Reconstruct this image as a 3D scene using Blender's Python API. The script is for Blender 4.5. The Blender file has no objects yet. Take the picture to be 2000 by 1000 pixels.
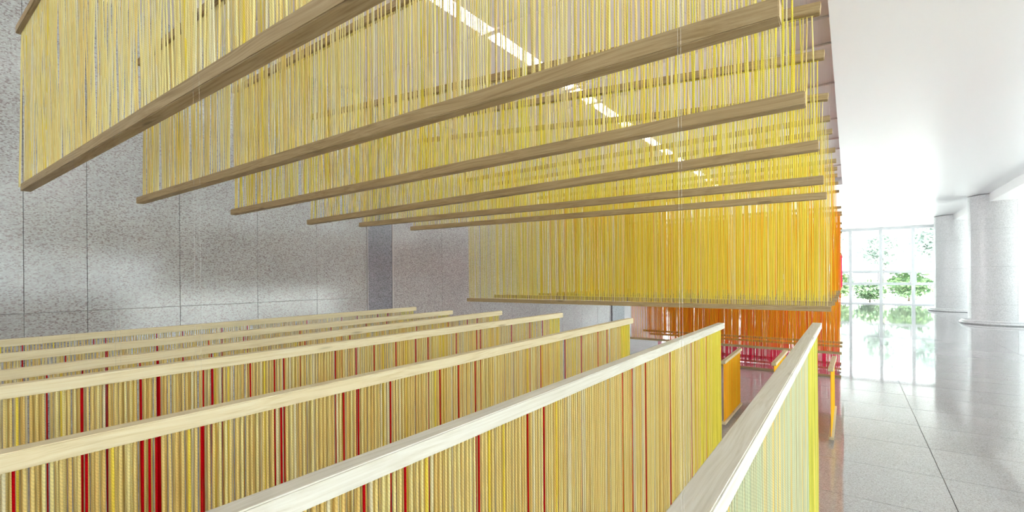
import bpy, bmesh, math, random
from mathutils import Vector, Matrix
random.seed(7)
S = bpy.context.scene
COL = S.collection
H = 1.9                                   # camera height above the floor

# ------------------------------------------------------------ camera
yaw, roll = 0.628605, -0.0074816
F = Vector((-math.sin(yaw), math.cos(yaw), -0.00019)).normalized()
R = Vector((math.cos(yaw), math.sin(yaw), 0)); U = R.cross(F)
R2 = R*math.cos(roll) + U*math.sin(roll); U2 = U*math.cos(roll) - R*math.sin(roll)
cd = bpy.data.cameras.new('camera'); cam = bpy.data.objects.new('camera', cd); COL.objects.link(cam)
cam.matrix_world = Matrix(((R2.x, U2.x, -F.x, 0), (R2.y, U2.y, -F.y, 0), (R2.z, U2.z, -F.z, H), (0, 0, 0, 1)))
cd.sensor_width = 36; cd.lens = 907.14/2000*36; cd.shift_y = 41.05/2000; cd.clip_start = 0.02; cd.clip_end = 300
S.camera = cam
FPX, CY = 907.14, 541.05
def ray(u, v): return F + R2*((u-1000)/FPX) - U2*((v-CY)/FPX)
def on_y(u, v, y):                       # where the sight line of a measured point meets the plane Y = y
    d = ray(u, v); t = y/d.y; return Vector((d.x*t, y, d.z*t + H))
def on_x(u, v, x):
    d = ray(u, v); t = x/d.x; return Vector((x, d.y*t, d.z*t + H))

# ------------------------------------------------------------ world, exposure
S.view_settings.view_transform = 'Standard'; S.view_settings.look = 'None'
S.view_settings.gamma = 1; S.view_settings.use_curve_mapping = False
S.view_settings.exposure = 2.15
w = bpy.data.worlds.new('sky'); S.world = w; w.use_nodes = True
nt = w.node_tree; nt.nodes.clear()
wo = nt.nodes.new('ShaderNodeOutputWorld'); bg = nt.nodes.new('ShaderNodeBackground')
tc = nt.nodes.new('ShaderNodeTexCoord'); sx = nt.nodes.new('ShaderNodeSeparateXYZ'); cr = nt.nodes.new('ShaderNodeValToRGB')
nt.links.new(tc.outputs['Generated'], sx.inputs[0]); nt.links.new(sx.outputs['Z'], cr.inputs[0])
cr.color_ramp.elements[0].color = (0.93, 0.97, 1.0, 1); cr.color_ramp.elements[1].color = (0.80, 0.89, 1.0, 1)
nt.links.new(cr.outputs[0], bg.inputs['Color']); bg.inputs['Strength'].default_value = 2.4
nt.links.new(bg.outputs[0], wo.inputs[0])

sl = bpy.data.lights.new('sun', 'SUN'); sl.energy = 14; sl.angle = math.radians(6); sl.color = (1, .96, .90)
so = bpy.data.objects.new('sun', sl); COL.objects.link(so); so.location = (30, -10, 30)
so.rotation_euler = Vector((math.cos(math.radians(47))*.97, -math.cos(math.radians(47))*.25, math.sin(math.radians(47)))).to_track_quat('Z', 'Y').to_euler()

for lx in (4.2, 7.0):                # unseen fill lamps, added under the soffit to brighten the near hall
    for ly in (-2.6, .2, 3.0):
        al = bpy.data.lights.new('fill_lamp', 'AREA'); al.shape = 'SQUARE'; al.size = 1.2; al.energy = 12; al.color = (1, .98, .96)
        ao = bpy.data.objects.new('fill_lamp', al); COL.objects.link(ao); ao.location = (lx, ly, H+2.93)

# ------------------------------------------------------------ materials
def lin(r, g, b):
    f = lambda c: (c/255/12.92) if c/255 <= .04045 else ((c/255+.055)/1.055)**2.4
    return (f(r), f(g), f(b), 1)
def newmat(name):
    m = bpy.data.materials.new(name); m.use_nodes = True
    return m, m.node_tree, m.node_tree.nodes['Principled BSDF']
def plain(name, col, rough=.6, spec=.4):
    m, t, p = newmat(name); p.inputs['Base Color'].default_value = col
    p.inputs['Roughness'].default_value = rough; p.inputs['Specular IOR Level'].default_value = spec
    return m
def granite(name, cols, scale, rough, ior=1.5, stretch=(1, 1, 1), stain=0.0, spec=.5):
    m, t, p = newmat(name); N = t.nodes; L = t.links
    c = N.new('ShaderNodeTexCoord'); mp = N.new('ShaderNodeMapping'); mp.inputs['Scale'].default_value = stretch
    L.new(c.outputs['Object'], mp.inputs[0])
    vo = N.new('ShaderNodeTexVoronoi'); vo.inputs['Scale'].default_value = scale; L.new(mp.outputs[0], vo.inputs['Vector'])
    s = N.new('ShaderNodeSeparateColor'); L.new(vo.outputs['Color'], s.inputs[0])
    r = N.new('ShaderNodeValToRGB'); r.color_ramp.interpolation = 'CONSTANT'
    e = r.color_ramp.elements; e[0].position = 0; e[0].color = cols[0][1]; e[1].position = cols[1][0]; e[1].color = cols[1][1]
    for pos, co in cols[2:]:
        q = e.new(pos); q.color = co
    L.new(s.outputs[0], r.inputs[0])
    n2 = N.new('ShaderNodeTexNoise'); n2.inputs['Scale'].default_value = 1.3; n2.inputs['Detail'].default_value = 3; L.new(c.outputs['Object'], n2.inputs[0])
    mr = N.new('ShaderNodeMapRange'); mr.inputs[1].default_value = .3; mr.inputs[2].default_value = .7; mr.inputs[3].default_value = 1-stain; mr.inputs[4].default_value = 1+stain*.6
    L.new(n2.outputs[0], mr.inputs[0])
    mx = N.new('ShaderNodeVectorMath'); mx.operation = 'SCALE'; L.new(r.outputs[0], mx.inputs[0]); L.new(mr.outputs[0], mx.inputs['Scale'])
    L.new(mx.outputs[0], p.inputs['Base Color'])
    p.inputs['Roughness'].default_value = rough; p.inputs['IOR'].default_value = ior; p.inputs['Specular IOR Level'].default_value = spec
    return m
g = lambda v, w=0, b=0: (v*.80+w, v*.80, v*.80+b, 1)
M_wall = granite('grey_granite', [(0, g(.26, .035, .0)), (.15, g(.40, .014, -.01)), (.42, g(.46, .005)), (.72, g(.53, 0, .0))], 62, .16, stretch=(1, 1, 1.9), stain=.06)
M_wall2 = granite('blue_grey_granite', [(0, g(.17, 0, .02)), (.25, g(.27, 0, .03)), (.6, g(.36, 0, .04))], 62, .2, stretch=(1, 1, 1.9), stain=.05)
M_wall3 = granite('rose_grey_granite', [(0, g(.3, .02)), (.2, g(.42, .03)), (.5, g(.52, .02)), (.8, g(.6, .01))], 62, .16, stretch=(1, 1, 1.9), stain=.05)
M_floor = granite('polished_floor_granite', [(0, g(.36, .02)), (.2, g(.46, .012)), (.5, g(.51, .008)), (.8, g(.58))], 150, .045, ior=2.2, stain=.05)
M_col = granite('column_granite', [(0, g(.80)), (.2, g(.88, 0, .01)), (.55, g(.94, 0, .01)), (.85, g(1.0))], 45, .3, stain=.02)
M_grout = plain('grout', g(.2), .8)
M_white = plain('white_plaster', (.90, .885, .89, 1), .32, .35)
M_rec = plain('recess_panel_bounce_tint', (.90, .80, .76, 1), .5, .3)  # pink light bounced off the yarn is put into this base colour
M_trim = plain('grey_joint_trim', (.45, .42, .42, 1), .6)
M_frame = plain('white_window_frame', (.80, .82, .84, 1), .4)
M_pave = plain('pale_paving', (.62, .62, .60, 1), .8)
M_nylon, t, p = newmat('nylon_thread'); p.inputs['Base Color'].default_value = (.85, .84, .82, 1); p.inputs['Roughness'].default_value = .3; p.inputs['Alpha'].default_value = .22
M_lamp, t, p = newmat('lamp_diffuser'); p.inputs['Base Color'].default_value = (.9, .9, .9, 1); p.inputs['Emission Color'].default_value = (1, .98, .95, 1); p.inputs['Emission Strength'].default_value = 2.6
M_glass = bpy.data.materials.new('window_glass'); M_glass.use_nodes = True; t = M_glass.node_tree; t.nodes.clear()
o = t.nodes.new('ShaderNodeOutputMaterial'); mx = t.nodes.new('ShaderNodeMixShader'); tr = t.nodes.new('ShaderNodeBsdfTransparent'); gl = t.nodes.new('ShaderNodeBsdfGlossy'); fr = t.nodes.new('ShaderNodeFresnel')
gl.inputs['Roughness'].default_value = .02; tr.inputs[0].default_value = (.93, .97, .96, 1)
t.links.new(fr.outputs[0], mx.inputs[0]); t.links.new(tr.outputs[0], mx.inputs[1]); t.links.new(gl.outputs[0], mx.inputs[2]); t.links.new(mx.outputs[0], o.inputs[0])

def wood(name, c1, c2, c3):
    m, t, p = newmat(name); N = t.nodes; L = t.links
    c = N.new('ShaderNodeTexCoord'); oi = N.new('ShaderNodeObjectInfo')
    ad = N.new('ShaderNodeVectorMath'); ad.operation = 'ADD'
    cx = N.new('ShaderNodeCombineXYZ'); ml = N.new('ShaderNodeMath'); ml.operation = 'MULTIPLY'; ml.inputs[1].default_value = 37
    L.new(oi.outputs['Random'], ml.inputs[0])
    for i in range(3): L.new(ml.outputs[0], cx.inputs[i])
    L.new(c.outputs['Object'], ad.inputs[0]); L.new(cx.outputs[0], ad.inputs[1])
    lo = N.new('ShaderNodeTexNoise'); lo.inputs['Scale'].default_value = 2.2; lo.inputs['Detail'].default_value = 1; L.new(ad.outputs[0], lo.inputs[0])
    sc = N.new('ShaderNodeVectorMath'); sc.operation = 'SCALE'; sc.inputs['Scale'].default_value = .05; L.new(lo.outputs['Color'], sc.inputs[0])
    a2 = N.new('ShaderNodeVectorMath'); a2.operation = 'ADD'; L.new(ad.outputs[0], a2.inputs[0]); L.new(sc.outputs[0], a2.inputs[1])
    mp = N.new('ShaderNodeMapping'); mp.inputs['Scale'].default_value = (1.6, 120, 120); L.new(a2.outputs[0], mp.inputs[0])
    n = N.new('ShaderNodeTexNoise'); n.inputs['Scale'].default_value = 1.5; n.inputs['Detail'].default_value = 4; n.inputs['Roughness'].default_value = .65; L.new(mp.outputs[0], n.inputs[0])
    r = N.new('ShaderNodeValToRGB'); e = r.color_ramp.elements
    e[0].position = .33; e[0].color = c1; e[1].position = .62; e[1].color = c3; q = e.new(.47); q.color = c2
    L.new(n.outputs[0], r.inputs[0])
    vo = N.new('ShaderNodeTexVoronoi'); vo.inputs['Scale'].default_value = 1.0; mk = N.new('ShaderNodeMapping'); mk.inputs['Scale'].default_value = (2.6, 16, 16)
    L.new(ad.outputs[0], mk.inputs[0]); L.new(mk.outputs[0], vo.inputs['Vector'])
    kr = N.new('ShaderNodeMapRange'); kr.inputs[1].default_value = .07; kr.inputs[2].default_value = .13; kr.inputs[3].default_value = .45; kr.inputs[4].default_value = 1; L.new(vo.outputs['Distance'], kr.inputs[0])
    mm = N.new('ShaderNodeMix'); mm.data_type = 'RGBA'; mm.inputs['A'].default_value = tuple(x*.35 for x in c1[:3])+(1,); L.new(kr.outputs[0], mm.inputs['Factor']); L.new(r.outputs[0], mm.inputs['B'])
    L.new(mm.outputs['Result'], p.inputs['Base Color'])
    b = N.new('ShaderNodeBump'); b.inputs['Strength'].default_value = .25; b.inputs['Distance'].default_value = .002; L.new(n.outputs[0], b.inputs['Height']); L.new(b.outputs[0], p.inputs['Normal'])
    p.inputs['Roughness'].default_value = .6; p.inputs['Specular IOR Level'].default_value = .3
    return m
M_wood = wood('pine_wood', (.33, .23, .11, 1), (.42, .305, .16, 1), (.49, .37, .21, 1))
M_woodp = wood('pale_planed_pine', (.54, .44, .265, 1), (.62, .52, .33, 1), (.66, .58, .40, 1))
M_woodw = wood('whitish_planed_pine', (.54, .50, .41, 1), (.61, .57, .49, 1), (.66, .63, .56, 1))

def yarn(name, c, tr=.42):
    m = bpy.data.materials.new(name); m.use_nodes = True; t = m.node_tree; N = t.nodes; L = t.links; N.clear()
    o = N.new('ShaderNodeOutputMaterial'); d = N.new('ShaderNodeBsdfDiffuse'); q = N.new('ShaderNodeBsdfTranslucent'); x = N.new('ShaderNodeMixShader')
    x.inputs[0].default_value = tr
    tcn = N.new('ShaderNodeTexCoord'); ge = N.new('ShaderNodeNewGeometry')
    wv = N.new('ShaderNodeTexWave'); wv.bands_direction = 'DIAGONAL'; wv.inputs['Scale'].default_value = 95; wv.inputs['Distortion'].default_value = .6
    L.new(ge.outputs['Position'], wv.inputs[0])
    r = N.new('ShaderNodeMapRange'); r.inputs[3].default_value = .90; r.inputs[4].default_value = 1.04; L.new(wv.outputs['Fac'], r.inputs[0])
    s = N.new('ShaderNodeVectorMath'); s.operation = 'SCALE'; s.inputs[0].default_value = c[:3]; L.new(r.outputs[0], s.inputs['Scale'])
    L.new(s.outputs[0], d.inputs[0]); L.new(s.outputs[0], q.inputs[0])
    L.new(d.outputs[0], x.inputs[1]); L.new(q.outputs[0], x.inputs[2]); L.new(x.outputs[0], o.inputs[0])
    return m
Y = {k: yarn(k+'_yarn', c) for k, c in {
    'cream': (.90, .83, .58, 1), 'straw': (.92, .76, .33, 1), 'ochre': (.88, .67, .25, 1), 'pale': (.93, .83, .42, 1),
    'yellow': (.97, .80, .13, 1), 'lemon': (.93, .83, .15, 1), 'gold': (.98, .69, .06, 1), 'amber': (.985, .55, .04, 1),
    'orange': (.985, .42, .03, 1), 'vermilion': (.95, .18, .04, 1), 'red': (.62, .006, .012, 1), 'pink': (.95, .04, .14, 1), 'rose': (.95, .13, .24, 1), 'mint': (.62, .65, .44, 1), 'sand': (.62, .58, .36, 1), 'dull_lemon': (.66, .63, .12, 1)}.items()}

# ------------------------------------------------------------ helpers
def link(name, me, mats, parent=None):
    o = bpy.data.objects.new(name, me); COL.objects.link(o)
    for m in (mats if isinstance(mats, (list, tuple)) else [mats]):
        if me.materials.find(m.name) < 0 or len(me.materials) == 0: me.materials.append(m)
    if parent: o.parent = parent
    return o
def bm_mesh(bm, name='mesh', smooth=False):
    me = bpy.data.meshes.new(name); bm.to_mesh(me); bm.free()
    if smooth:
        for q in me.polygons: q.use_smooth = True
    return me
def add_box(bm, a, b):
    x0, y0, z0 = a; x1, y1, z1 = b
    v = [bm.verts.new(c) for c in ((x0,y0,z0),(x1,y0,z0),(x1,y1,z0),(x0,y1,z0),(x0,y0,z1),(x1,y0,z1),(x1,y1,z1),(x0,y1,z1))]
    for f in ((3,2,1,0),(4,5,6,7),(0,1,5,4),(1,2,6,5),(2,3,7,6),(3,0,4,7)): bm.faces.new([v[i] for i in f])
def box(name, a, b, m, parent=None, bev=0):
    bm = bmesh.new(); add_box(bm, a, b)
    if bev: bmesh.ops.bevel(bm, geom=bm.edges[:], offset=bev, segments=1, affect='EDGES')
    return link(name, bm_mesh(bm, name), m, parent)
def tag(o, label, cat, group=None):
    o['label'] = label; o['category'] = cat
    if group: o['group'] = group
    return o
def struct(o): o['kind'] = 'structure'; return o
def empty(name, loc=(0, 0, 0)):
    o = bpy.data.objects.new(name, None); COL.objects.link(o); o.location = loc; o.empty_display_size = .1; return o
def empty_struct(name): return struct(empty(name))

# ------------------------------------------------------------ the hall
XW, YF, XR_, YB, XL_ = -6.9, 37.6, 9.6, -5.0, -15.0
ZC, ZR = H+2.95, H+3.2
floor = struct(box('floor', (XL_, YB, -.3), (XR_, YF+.1, -.012), M_grout))
tile_mesh = {}
GX, GY = 2.5, .92
xs = [.69+GX*k for k in range(-7, 5)]; ys = [8.6+GY*k for k in range(-15, 33)]
rest = bmesh.new()
for i, x0 in enumerate(xs):
    for y0 in ys:
        a, b = max(x0, XL_), min(x0+GX, XR_); c, d = max(y0, YB), min(y0+GY, YF)
        if b-a < .05 or d-c < .05: continue
        near = (-6.9 <= a < 9 and -1 < c < 18)
        lo, hi = (a+.003, c+.0035, -.02), (b-.003, d-.0035, 0)
        if near:
            key = (round(b-a, 3), round(d-c, 3))
            if key not in tile_mesh:
                bm = bmesh.new(); add_box(bm, (0, 0, -.02), (hi[0]-lo[0], hi[1]-lo[1], 0)); tile_mesh[key] = bm_mesh(bm, 'floor_tile'); tile_mesh[key].materials.append(M_floor)
            o = bpy.data.objects.new('floor_tile', tile_mesh[key]); COL.objects.link(o); o.location = (lo[0], lo[1], 0); o.parent = floor
        else: add_box(rest, lo, hi)
o = link('distant_floor_tiles', bm_mesh(rest, 'distant_tiles'), M_floor, floor); o['kind'] = 'stuff'

# left granite wall: a backing and big polished panels standing proud of it
wl = struct(box('wall_left', (XW-.4, YB, 0), (XW-.025, 16.6, ZR+.2), M_trim))
yj = [-5, -4.2, -3.2, -2.2, -1.15, -.1, .915, 1.39+.02, 2.30, 3.26, 4.18, 5.15, 5.68]
zj = H-.342
def slab(y0, y1, z0, z1, m, dx=0):
    return box('granite_panel', (XW-.03, y0+.0015, z0+.0015), (XW+dx, y1-.0015, z1-.0015), m, wl, .002)
for a, b in zip(yj[:-1], yj[1:]):
    m, dx = (M_wall2, .012) if abs(a-5.15) < .01 else (M_wall, 0)
    slab(a, b, 0, zj, m, dx); slab(a, b, zj, ZR+.1, m, dx)
yk = [5.72, 7.0, 8.25, 9.5, 10.75, 12.0, 13.25, 14.4, 15.5]
for a, b in zip(yk[:-1], yk[1:]):
    slab(a, b, 0, zj, M_wall3); slab(a, b, zj, ZR+.1, M_wall3)
slab(15.5, 16.6, 0, zj, M_wall2, .05); slab(15.5, 16.6, zj, ZR+.1, M_wall2, .05)
box('joint_strip', (XW-.02, 5.685, 0), (XW+.016, 5.715, ZR), M_trim, wl)
box('joint_strip', (XW-.02, 5.135, 0), (XW+.015, 5.15, ZR), M_trim, wl)
struct(box('wall_back', (XL_, YB-.3, 0), (XR_, YB, ZR+.3), M_white))
struct(box('wall_return', (XL_, 16.3, 0), (XW-.42, 16.6, ZR+.3), M_white))
struct(box('wall_far_left', (XL_-.3, 16.6, 0), (XL_, YF, ZR+.3), M_white))

# white soffit around a shallow recess over the installation
XE, YE = -.172, 18.7
ce = empty_struct('ceiling')
box('soffit_slab', (XE, YB, ZC), (4.18, YF+.2, ZC+.7), M_white, ce)
box('soffit_slab', (XL_, YE, ZC), (XE, YF+.2, ZC+.7), M_white, ce)
box('soffit_slab', (4.18+.75, YB, ZC), (XR_+.2, YF+.2, ZC+.7), M_white, ce)
struct(box('trim_1', (4.18, YB, ZC-.3), (4.93, YF+.2, ZC+.7), M_white)).name = 'trim_1'
jx = [XW-.4, -5.4, -3.9, -3.7, -3.06, -1.6, XE]
jy = [YB, -2.5, -.8, .8, 2.85, 4.75, 6.98, 7.8, 9.44, 11.6, 13.3, 14.4, 16.6, YE]
box('recess_backing', (XW-.4, YB, ZR+.02), (XE, YE, ZR+.4), M_trim, ce)
for a, b in zip(jx[:-1], jx[1:]):
    for c, d in zip(jy[:-1], jy[1:]):
        if abs(a+3.9) < .01:
            box('light_strip', (a+.02, c+.004, ZR-.004), (b-.02, d-.004, ZR+.021), M_lamp, ce)
        else:
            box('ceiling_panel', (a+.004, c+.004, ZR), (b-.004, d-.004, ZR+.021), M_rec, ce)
for c in jy[1:-1]:
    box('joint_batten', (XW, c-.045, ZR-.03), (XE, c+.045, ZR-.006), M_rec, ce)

# far glazing, bay by bay, and the same along the right side
def glazing(n, p0, dx, nbay, sill=.07, top=ZC, t1=1.27, t2=2.08, wm=.17, sub=True):
    """p0 start point, dx step vector of one bay"""
    k = 0
    L = dx.length; ang = math.atan2(dx.y, dx.x)
    proto = None
    for i in range(nbay):
        e = empty_struct('window_%d' % (n+i)); e.location = p0+dx*i; e.rotation_euler = (0, 0, ang)
        if proto is None:
            parts = []
            def bx(nm, a, b, m, par):
                q = box(nm, a, b, m, par); parts.append(q); return q
            bx('mullion', (-wm/2, -.09, 0), (wm/2, .09, top), M_frame, e)
            bx('sill', (wm/2, -.09, 0), (L-wm/2, .09, sill), M_frame, e)
            for z, th in ((t1, .12), (t2, .12), (top-.08, .16)):
                bx('transom', (wm/2, -.07, z-th/2), (L-wm/2, .07, z+th/2), M_frame, e)
            for z0, z1 in ((sill, t1-.06), (t1+.06, t2-.06), (t2+.06, top-.16)):
                bx('pane', (wm/2, -.006, z0), (L-wm/2, .006, z1), M_glass, e)
            bm = bmesh.new()
            for a, b in (((wm/2+.02, -.05, t1+.06), (wm/2+.07, .05, t2-.06)), ((L-wm/2-.07, -.05, t1+.06), (L-wm/2-.02, .05, t2-.06)),
                         ((wm/2+.02, -.05, t2-.11), (L-wm/2-.02, .05, t2-.06)), ((wm/2+.02, -.05, t1+.06), (L-wm/2-.02, .05, t1+.10))): add_box(bm, a, b)
            parts.append(link('casement_frame', bm_mesh(bm, 'casement'), M_frame, e)); proto = e
        else:
            for q in parts:
                c = q.copy(); COL.objects.link(c); c.parent = e
    return n+nbay
n = glazing(1, Vector((-15.6+.015+1.5625*2, YF, 0)), Vector((1.5625, 0, 0)), 14)
struct(box('wall_far', (XL_-.3, YF-.09, 0), (-12.56, YF+.2, ZC), M_white))
n = glazing(n, Vector((XR_, YF, 0)), Vector((0, -3.04, 0)), 14, wm=.14)

# columns
def column(x, y, label):
    e = tag(empty('granite_column', (x, y, 0)), label, 'column', 'round granite columns')
    r = .88
    for z0, z1 in ((.12, .75), (.75, 2.15), (2.15, 3.55), (3.55, ZC-.02)):
        for q in range(4):
            bm = bmesh.new(); n = 12; a0 = math.pi/2*q+.35+.003; a1 = math.pi/2*(q+1)+.35-.003
            rr, ri, za, zb = r, r-.03, z0+.002, z1-.002
            cs = [(math.cos(a0+(a1-a0)*i/n), math.sin(a0+(a1-a0)*i/n)) for i in range(n+1)]
            sk = [(bm.verts.new((c*rr, d*rr, za)), bm.verts.new((c*rr, d*rr, zb))) for c, d in cs]
            for i in range(n): bm.faces.new([sk[i][0], sk[i+1][0], sk[i+1][1], sk[i][1]]).smooth = True
            ed = [[bm.verts.new((c*k_, d*k_, z_)) for k_, z_ in ((ri, za), (rr, za), (rr, zb), (ri, zb))] for c, d in cs]
            for i in range(n):
                bm.faces.new([ed[i][0], ed[i+1][0], ed[i+1][1], ed[i][1]]); bm.faces.new([ed[i][2], ed[i+1][2], ed[i+1][3], ed[i][3]])
            bm.faces.new(ed[0]); bm.faces.new(ed[-1][::-1])
            link('granite_panel', bm_mesh(bm, 'column_panel'), M_col, e)
    bm = bmesh.new(); bmesh.ops.create_cone(bm, cap_ends=True, segments=48, radius1=r-.012, radius2=r-.012, depth=ZC-.01, matrix=Matrix.Translation((0, 0, (ZC-.01)/2)))
    link('core', bm_mesh(bm), M_grout, e)
    prof = [(r-.02, 0), (r+.22, 0), (r+.25, .02), (r+.255, .045), (r+.245, .07), (r+.20, .085), (r+.19, .09), (r+.205, .105), (r+.20, .13), (r+.15, .15), (r+.02, .155), (r-.02, .155)]
    bm = bmesh.new(); n = 64; rings = [[bm.verts.new((math.cos(2*math.pi*i/n)*a, math.sin(2*math.pi*i/n)*a, b)) for a, b in prof] for i in range(n)]
    for i in range(n):
        for j in range(len(prof)-1): bm.faces.new([rings[i][j], rings[(i+1) % n][j], rings[(i+1) % n][j+1], rings[i][j+1]])
    bmesh.ops.recalc_face_normals(bm, faces=bm.faces[:])
    link('base_moulding', bm_mesh(bm, 'moulding', True), M_col, e)
column(4.58, 24.95, 'round pale granite column nearest the camera, at the right edge')
column(4.42, 32.4, 'round pale granite column half hidden behind the nearer one, before the far windows')

# ------------------------------------------------------------ yarn and bars
def strand_verts(rad, n, seg, amp, rnd):
    """unit-height strand hanging down from z=0 to z=-1"""
    V, Fc = [], []
    ph = rnd.random()*6.28; a2 = rnd.random()*6.28
    for s in range(seg+1):
        t = s/seg; k = math.sin(math.pi*t)
        ox = amp*k*math.sin(ph+5*t)*1.0; oy = amp*.6*k*math.cos(a2+4*t)
        for i in range(n):
            a = 2*math.pi*i/n; V.append((ox+rad*math.cos(a), oy+rad*math.sin(a), -t))
    for s in range(seg):
        for i in range(n):
            j = (i+1) % n; Fc.append((s*n+i, (s+1)*n+i, (s+1)*n+j, s*n+j))
    return V, Fc
cache = {}
def strand_mesh(col, rad):
    key = (col, rad, random.randrange(5))
    if key not in cache:
        V, Fc = strand_verts(rad, 6, 8, .0011, random.Random(hash(key[2])+5))
        me = bpy.data.meshes.new('yarn_strand'); me.from_pydata(V, [], Fc)
        for q in me.polygons: q.use_smooth = True
        me.materials.append(Y[col]); cache[key] = me
    return cache[key]
def bar(name, p0, p1, wy, hz, m, parent, off=(0, 0)):
    """square timber; p0-p1 is its line, local x runs along it; off shifts its section (y, z)"""
    d = p1-p0; L = d.length
    bm = bmesh.new(); add_box(bm, (0, off[0]-wy/2, off[1]-hz/2), (L, off[0]+wy/2, off[1]+hz/2))
    bmesh.ops.bevel(bm, geom=bm.edges[:], offset=.0022, segments=2, affect='EDGES')
    o = link(name, bm_mesh(bm, name), m, parent)
    x = d.normalized(); y = Vector((0, 0, 1)).cross(x).normalized(); z = x.cross(y)
    mw = Matrix(((x.x, y.x, z.x, p0.x), (x.y, y.y, z.y, p0.y), (x.z, y.z, z.z, p0.z), (0, 0, 0, 1)))
    pm = Matrix.Translation(parent.location)
    o.matrix_local = pm.inverted() @ mw
    return o
def thread_mesh():
    V, Fc = strand_verts(.00025, 4, 1, 0, random.Random(1)); me = bpy.data.meshes.new('nylon_thread'); me.from_pydata(V, [], Fc); me.materials.append(M_nylon); return me
TH = thread_mesh()
def threads(root, pts, top=None):
    for p in pts:
        zt = (ZR if p[0] < XE-.02 and p[1] < YE-.02 else ZC)-.002
        o = bpy.data.objects.new('nylon_thread', TH); COL.objects.link(o); o.parent = root
        o.location = Vector((p[0], p[1], zt))-root.location; o.scale = (1, 1, zt-p[2])
def hang(root, A, B, a, b, n, pick, rad, single, jit=.15, missing=.0, special=None):
    """n strands between the top line A-B and the bottom line a-b"""
    V, Fc, MI = [], [], []; mats = []
    rnd = random.Random(int(abs(A.y)*1000+abs(A.x)*77)+n)
    for i in range(n):
        if rnd.random() < missing: continue
        t = (i+.5+rnd.uniform(-jit, jit))/n
        if special and i in special: col, r, lab = special[i], rad*.82, True
        else: col, r, lab = pick(t, rnd), rad*rnd.choice((.96, 1, 1.04)), False
        p = A.lerp(B, t); q = a.lerp(b, min(1, max(0, t+rnd.gauss(0, .0006))))
        L = p.z-q.z
        if single or lab:
            o = bpy.data.objects.new('yarn_strand', strand_mesh(col, round(rad, 4))); COL.objects.link(o); o.parent = root
            o.location = p-root.location; s = r/rad; o.scale = (s, s, L)
            dx = (q-p).xy/L; o.rotation_euler = (dx.y, -dx.x, rnd.choice((0, math.pi)))
            if lab: o['label'] = 'red yarn strand'
        else:
            v, f = strand_verts(r, 5, 3, .001, rnd); b0 = len(V)
            for (x, y, z) in v: V.append((p.x+x+(q.x-p.x)*-z-root.location.x, p.y+y+(q.y-p.y)*-z-root.location.y, p.z+z*L-root.location.z))
            if col not in mats: mats.append(col)
            Fc += [tuple(k+b0 for k in q4) for q4 in f]; MI += [mats.index(col)]*len(f)
    if V:
        me = bpy.data.meshes.new('yarn_strands'); me.from_pydata(V, [], Fc)
        for c in mats: me.materials.append(Y[c])
        me.polygons.foreach_set('material_index', MI)
        for q in me.polygons: q.use_smooth = True
        o = bpy.data.objects.new('yarn_strands', me); COL.objects.link(o); o.parent = root; o['kind'] = 'stuff'
def choose(*pairs):
    names = [p[0] for p in pairs]; ws = [p[1] for p in pairs]
    return lambda t, r: r.choices(names, ws)[0]

HB, DB = .038, .040       # upper timbers: height, depth
def x_panel(name, label, group, y, bl, br, tl, tr, pick, n=262, single=False, rad=.0022, missing=.012):
    """bl, br: front lower corner of the bottom bar left/right; tl, tr: the same of the top bar"""
    root = empty(name, (bl.x, y, bl.z)); tag(root, label, 'yarn panel', group)
    c = Vector((0, DB/2, HB/2))
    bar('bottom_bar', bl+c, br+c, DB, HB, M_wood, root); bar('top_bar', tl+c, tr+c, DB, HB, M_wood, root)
    i = Vector((.022, 0, 0)); up = Vector((0, 0, HB/2))
    A, B, a, b = tl+c-up+i, tr+c-up-i, bl+c+up+i, br+c+up-i
    hang(root, A, B, a, b, n, pick, rad, single, missing=missing)
    bar('stitch_yarn', A-Vector((0, 0, .0015)), B-Vector((0, 0, .0015)), .003, .003, Y[pick(.5, random)], root)
    th = []
    for t in (.06, .36, .66, .95):
        q = (tl+c).lerp(tr+c, t)+up; th += [(q.x, q.y, q.z), (q.x+.012, q.y, q.z)]
    threads(root, th)
    return root
p_soft = choose(('pale', 5), ('straw', 4), ('cream', 2), ('yellow', .4))
p_mid = choose(('pale', 3), ('lemon', 3), ('straw', 3), ('cream', 1), ('yellow', 1.5))
p_lem = choose(('lemon', 5), ('yellow', 3), ('pale', 2))
p_yel = choose(('yellow', 5), ('lemon', 3), ('gold', .8), ('pale', 1), ('orange', .25))
p_gold = choose(('gold', 5), ('yellow', 3), ('amber', 2), ('vermilion', .2))
p_amb = choose(('amber', 5), ('gold', 3), ('orange', 2))
p_ora = choose(('orange', 5), ('amber', 5), ('vermilion', .7))
p_pnk = choose(('pink', 6), ('rose', 2), ('red', .3))
G1 = 'hanging yellow yarn panels of the high front row'
ups = [(.459, (40, 373), None, (30, 65), None), (.946, (266, 397.5), (1521.8, 33), (267, 128), None), (1.485, (450, 419.5), (1572.3, 203), (452, 182), None),
       (2.064, (599, 438.5), (1598.7, 292), (606, 232), (1602, 22)), (2.586, (700.5, 443), (1608.6, 358), (703, 258), (1610, 112)), (3.168, (801, 450), (1614.6, 387.7), (802, 280), (1617.5, 194))]
lab1 = ['pale yellow yarn panel nearest the camera, its bottom bar crossing the upper left', 'second hanging yarn panel from the camera, pale, its bottom bar reaching the top right',
        'third hanging yarn panel from the camera, bottom bar below the long second bar', 'fourth hanging yarn panel from the camera, lemon strands on a bar ending in mid air',
        'fifth hanging yarn panel, second bar up from the lowest of the high row', 'lowest looking and farthest yarn panel of the high front row']
pk1 = [p_soft, p_soft, p_mid, p_mid, p_lem, p_lem]
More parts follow.
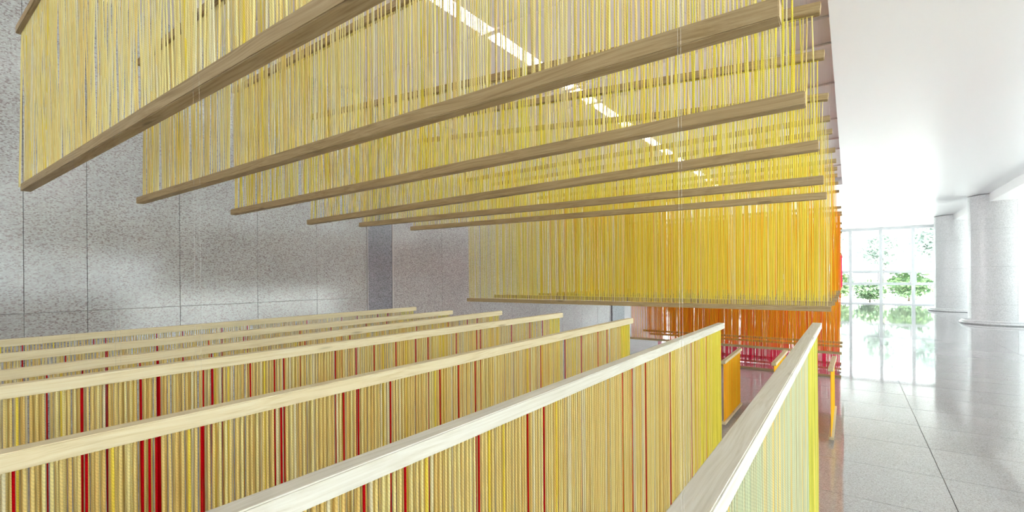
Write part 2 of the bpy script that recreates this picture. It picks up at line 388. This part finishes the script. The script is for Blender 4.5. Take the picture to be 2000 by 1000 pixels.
for k, (y, l, r, tl, tr) in enumerate(ups):
    bl = on_y(*l, y); br = on_y(*r, y) if r else Vector((-.098, y, bl.z-.02))
    a = on_y(*tl, y); b = on_y(*tr, y) if tr else Vector((br.x, y, H+1.06 if k else a.z))
    if k and not tr: b.z = a.z
    x_panel('yarn_panel', lab1[k], G1, y, bl, br, a, b, pk1[k], single=k < 4)
G2 = 'long yellow and amber yarn panels behind the high row'
L = [(3.993, (1623.2, 609), (1621, 235), p_lem, 'long yellow yarn panel in front of its row, level bottom bar below eye height'),
     (4.5, (1625.5, 598.5), (1625.5, 260), p_yel, 'long yellow yarn panel directly behind the front one of its row'),
     (5.0, (1631, 596.8), (1631.5, 296), p_yel, 'long yellow yarn panel third in its row'),
     (5.5, (1635, 590), (1633.3, 317), p_gold, 'golden yarn panel fourth in the long row'),
     (6.0, (1637, 586), (1635.2, 332), p_gold, 'golden yarn panel fifth in the long row'),
     (6.55, (1638.5, 582), (1635.5, 345), p_amb, 'amber yarn panel sixth in the long row'),
     (7.2, (1640, 577), (1637.5, 360), p_amb, 'amber orange yarn panel seventh in the long row'),
     (7.9, (1641.5, 573), (1639, 376), p_ora, 'orange yarn panel last in the long row')]
for k, (y, b, t, pk, lb) in enumerate(L):
    br = on_y(*b, y); tr = on_y(*t, y); bl = Vector((-3.545, y, br.z-(.012 if k == 0 else 0))); tl = Vector((-3.55, y, tr.z))
    x_panel('yarn_panel', lb, G2, y, bl, br, tl, tr, pk, missing=.03)
for y, b, lb in ((8.873, (1644, 693), 'orange yarn panel in front of the low hanging orange row'), (9.6, (1645.7, 672), 'orange yarn panel second in the low orange row, its bar a little higher'), (10.0, (1645, 679), 'orange yarn panel at the back of the low orange row')):
    br = on_y(*b, y); x_panel('yarn_panel', lb, 'orange yarn panels hanging low', y, Vector((-3.55, y, br.z)), br, Vector((-3.55, y, H+1.03)), Vector((-.1, y, H+1.03)), p_ora, n=295, rad=.0031, missing=.02)
for y, v, vt, lb in ((10.45, 738, 438, 'hot pink yarn panel nearest of the pink row, ending just above the floor'), (11.2, 723, 448, 'hot pink yarn panel in the middle of the pink row'), (12.0, 712, 455.5, 'hot pink yarn panel at the back of the pink row')):
    br = on_y(1643, v, y); tr = on_y(1644.5, vt, y)
    x_panel('yarn_panel', lb, 'hot pink yarn panels near the floor', y, Vector((-3.55, y, br.z)), br, Vector((-3.55, y, tr.z)), tr, p_pnk, n=295, rad=.0031, missing=.02)

# panels that run the other way, along the hall
def y_panel(name, label, group, x, far, near, zb, pick, n, wx=.038, hz=.032, single=False, reds=(), rad=.0026, th=((.39,), (2.4,)), wood_m=None, botbar=True):
    """far, near: upper right edge of the top bar at its two ends"""
    wood_m = wood_m or M_woodp
    root = empty(name, (x, far.y, zb)); tag(root, label, 'yarn panel', group)
    c = Vector((-wx/2, 0, -hz/2))
    bar('top_bar', near+c, far+c, wx, hz, wood_m, root)
    e = Vector((0, .02, 0)); dz = Vector((0, 0, hz/2))
    A, B = near+c-dz+e, far+c-dz-e
    fb = Vector((far.x, far.y, zb+.03)); nb = Vector((near.x, near.y, zb+.03))
    bar('bottom_bar', nb+Vector((-wx/2, 0, -.015)), fb+Vector((-wx/2, 0, -.015)), wx, .03, wood_m, root)
    a, b = nb+Vector((-wx/2, .02, 0)), fb+Vector((-wx/2, -.02, 0))
    sp = {}
    for u in reds:
        d = ray(u, 700); yy = x/d.x*d.y; t = (yy-A.y)/(B.y-A.y)
        if 0 < t < 1: sp[int(t*n)] = 'red'
    hang(root, A, B, a, b, n, pick, rad, single, special=sp, missing=.015)
    bar('stitch_yarn', A-Vector((0, 0, .001)), B-Vector((0, 0, .001)), .003, .002, Y[pick(.5, random)], root)
    tt = []
    for (yy,) in th:
        z = near.z+(far.z-near.z)*((yy-near.y)/(far.y-near.y)); tt += [(x-wx/2, yy, z), (x-wx/2, yy+.011, z)]
    threads(root, tt)
    return root
def low_pick(sat, base):
    def f(t, r):
        if t > sat: return r.choices(['dull_lemon' if 'mint' in base[0] else 'lemon', 'yellow', 'straw'], [6, 1, .5] if 'mint' in base[0] else [6, 2, 1])[0]
        return r.choices(*base)[0]
    return f
base = (['straw', 'ochre', 'pale', 'cream', 'yellow'], [6, 2.0, 3, 1.2, .5])
lows = {'A': (-.127, (1605, 630.6), (1395, 992.5)), 'B': (-.573, (1415.4, 630.5), (468, 1000)), 'C': (-1.089, (1237.3, 621.4), (0, 888)), 'D': (-1.631, (1100, 611), (0, 755)),
        'E': (-2.136, (981.5, 607), (0, 725)), 'F': (-2.651, (884.9, 606.4), (0, 692)), 'G': (-3.096, (813.7, 599.5), (0, 664.4))}
reds = {'A': (), 'B': (1226, 1243, 1271, 1316, 1358, 1386, 804, 722, 948, 1043, 1072, 702), 'C': (20, 169, 286, 300, 312.5, 404, 560, 678, 704, 707, 772, 866, 902, 935, 1062, 1110, 1141, 1174, 1192),
        'D': (95, 162, 279, 312, 404, 417, 490, 538, 559, 663, 702, 736, 777, 817, 843, 895, 937, 945, 1005, 1039, 1065), 'E': (94, 163, 276, 311, 359, 416, 600, 688, 818, 880, 917, 937),
        'F': (46, 132, 211, 310, 410, 480, 590, 650, 720, 758), 'G': (46, 183, 211, 310, 358, 438, 487, 604, 671, 702, 741, 762)}
labL = {'A': 'yarn panel nearest the camera on the right, wide pale bar and cream to lemon strands', 'B': 'low yellow yarn panel left of the nearest one, its bar crossing the bottom edge',
        'C': 'third low yellow yarn panel from the right, with many red strands', 'D': 'fourth low yarn panel from the right, middle of the low row', 'E': 'fifth low yarn panel from the right, only a strip of strands showing under its bar',
        'F': 'second low yarn panel from the granite wall', 'G': 'low yarn panel closest to the granite wall, last of the row'}
for k, (x, f, nr) in lows.items():
    far = on_x(*f, x); nn = on_x(*nr, x); near = nn+(nn-far)*((nn.y+.55)/(far.y-nn.y))
    pk = low_pick({'A': .80, 'B': .86}.get(k, .96), base if k != 'A' else (['mint', 'sand', 'ochre'], [6, 3, 1]))
    y_panel('yarn_panel', labL[k], 'low yellow yarn panels running along the hall', x, far, near, H-1.55, pk, 290, wx=.044 if k == 'A' else .036, single=k in 'ABCDE', reds=reds[k], wood_m=M_woodw if k in 'AB' else None,
            th=((.513,), (2.45,)) if k == 'A' else ((2.45,),) if k == 'B' else ((.395,), (2.45,)))
for x, f, nr, bn, lb in ((-1.26, (1449.3, 680), (1416.5, 705.8), 834, 'small bright orange yarn panel on the left, seen beside the low yellow row'), (-.70, (1538.6, 683.7), (1516, 709), 0, 'small bright orange yarn panel in the middle, mostly hidden by the nearest bar'),
                     (-.155, (1633.8, 695.3), (1627.5, 720), 0, 'small bright orange yarn panel on the right, seen almost edge on')):
    far = on_x(*f, x); near = on_x(*nr, x)
    y_panel('small_yarn_panel', lb, 'small orange yarn panels standing near the floor', x, far, near, .035, choose(('amber', 6), ('gold', 3), ('orange', 1)), int((far.y-near.y)/.0125), wx=.05, hz=.035, rad=.003,
            th=((near.y+.3,), (far.y-.3,)))
for i, x in enumerate((-.14, -.62, -1.12, -1.65)):
    y_panel('pink_yarn_panel', ['hot pink yarn panel running lengthwise at the right edge of the far row', 'lengthwise pink yarn panel second from the right, glimpsed through yellow strands', 'lengthwise pink yarn panel third from the right, glimpsed through yellow strands', 'lengthwise pink yarn panel farthest left, glimpsed through yellow strands'][i],
            'lengthwise pink yarn panels behind the yellow rows', x, Vector((x, 15.0, H+.47)), Vector((x, 12.3, H+.47)), H-.33, p_pnk, 190, rad=.003, th=((12.5,), (14.8,)))

# ------------------------------------------------------------ outdoors
ground = struct(box('ground', (-60, YF+.15, -.5), (60, 110, -.05), M_pave))
struct(box('ground_right', (XR_+.15, -30, -.5), (60, YF+.15, -.05), M_pave)).name = 'ground_beside'
def leafmat(name, a, b):
    m, t, p = newmat(name); N = t.nodes; Lk = t.links
    ge = N.new('ShaderNodeNewGeometry'); r = N.new('ShaderNodeValToRGB'); r.color_ramp.elements[0].color = a; r.color_ramp.elements[1].color = b
    Lk.new(ge.outputs['Random Per Island'], r.inputs[0]); Lk.new(r.outputs[0], p.inputs['Base Color']); p.inputs['Roughness'].default_value = .5
    return m
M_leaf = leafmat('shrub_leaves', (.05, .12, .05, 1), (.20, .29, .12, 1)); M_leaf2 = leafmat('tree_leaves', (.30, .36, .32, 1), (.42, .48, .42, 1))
M_bark = plain('bark', (.16, .12, .09, 1), .9)
def leaves(cx, cz, rx, rz, n, sz, seed, m):
    rd = random.Random(seed); V, Fc = [], []
    for i in range(n):
        while True:
            q = Vector((rd.uniform(-1, 1), rd.uniform(-1, 1), rd.uniform(-1, 1)))
            if .35 < q.length < 1: break
        lump = .8+.25*math.sin(q.x*5+seed)*math.cos(q.z*6+seed*2)
        p = Vector((q.x*rx*lump, q.y*rx*lump, q.z*rz*lump+cz))
        a = Vector((rd.gauss(0, 1), rd.gauss(0, 1), rd.gauss(0, .6))).normalized(); b = a.orthogonal().normalized()
        s = sz*rd.uniform(.6, 1.3); k = len(V)
        V += [p-a*s, p+b*s*.4, p+a*s, p-b*s*.4]; Fc.append((k, k+1, k+2, k+3))
    me = bpy.data.meshes.new('foliage'); me.from_pydata(V, [], Fc); me.materials.append(m); return me
def stem(h, r, sp):
    bm = bmesh.new()
    bmesh.ops.create_cone(bm, cap_ends=True, segments=8, radius1=r, radius2=r*.5, depth=h, matrix=Matrix.Translation((0, 0, h/2)))
    for k in range(4):
        a = k*1.7; d = Vector((math.cos(a)*sp, math.sin(a)*sp, sp*1.3))
        q = Vector((0, 0, 1)).rotation_difference(d.normalized()).to_matrix().to_4x4()
        bmesh.ops.create_cone(bm, cap_ends=True, segments=6, radius1=r*.5, radius2=r*.15, depth=d.length, matrix=Matrix.Translation(Vector((0, 0, h*.8))+d/2) @ q)
    return bm_mesh(bm, 'stem')
fo = [leaves(0, 1.0, 1.3, 1.0, 1700, .16, s, M_leaf) for s in range(3)]; st = stem(.7, .06, .5); st.materials.append(M_bark)
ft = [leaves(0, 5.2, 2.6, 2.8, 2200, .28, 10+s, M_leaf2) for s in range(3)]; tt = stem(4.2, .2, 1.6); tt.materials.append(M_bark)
def plant(nm, x, y, s, f, stm, label, cat, group):
    e = tag(empty(nm, (x, y, -.05)), label, cat, group); e.scale = (s, s, s); e.rotation_euler = (0, 0, x*1.3)
    for n_, me in (('foliage', f), ('trunk' if cat == 'tree' else 'stem', stm)):
        o = bpy.data.objects.new(n_, me); COL.objects.link(o); o.parent = e
        if n_ == 'foliage': o['kind'] = 'stuff'
SH = ['leafy green shrub outside the far windows, %s from the left' % w_ for w_ in ('first', 'second', 'third', 'fourth', 'fifth', 'sixth', 'seventh', 'eighth', 'ninth', 'tenth', 'eleventh', 'twelfth')]
k = 0
for x in [-12+2.2*i for i in range(12)]:
    plant('shrub', x+random.uniform(-.2, .2), (40.3, 43.4)[k % 2], (random.uniform(.8, .95), random.uniform(1.1, 1.25))[k % 2], fo[k % 3], st, SH[k], 'shrub', 'green shrubs outside the far windows'); k += 1
k = 0
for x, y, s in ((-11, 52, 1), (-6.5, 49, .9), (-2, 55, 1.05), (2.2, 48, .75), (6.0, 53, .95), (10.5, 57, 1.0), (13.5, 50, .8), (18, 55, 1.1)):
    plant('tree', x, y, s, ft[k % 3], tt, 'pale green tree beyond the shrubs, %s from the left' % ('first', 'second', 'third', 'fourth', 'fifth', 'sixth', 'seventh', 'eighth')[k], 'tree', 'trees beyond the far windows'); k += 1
k = 0
for y in (0, 6, 12, 19, 27):
    plant('tree', 22+random.uniform(-1, 1), y, .9, ft[k % 3], tt, 'green tree outside the side glazing, %s' % ('nearest the back wall', 'second from the back wall', 'middle of five', 'fourth from the back wall', 'nearest the far windows')[k], 'tree', 'trees outside the side windows'); k += 1
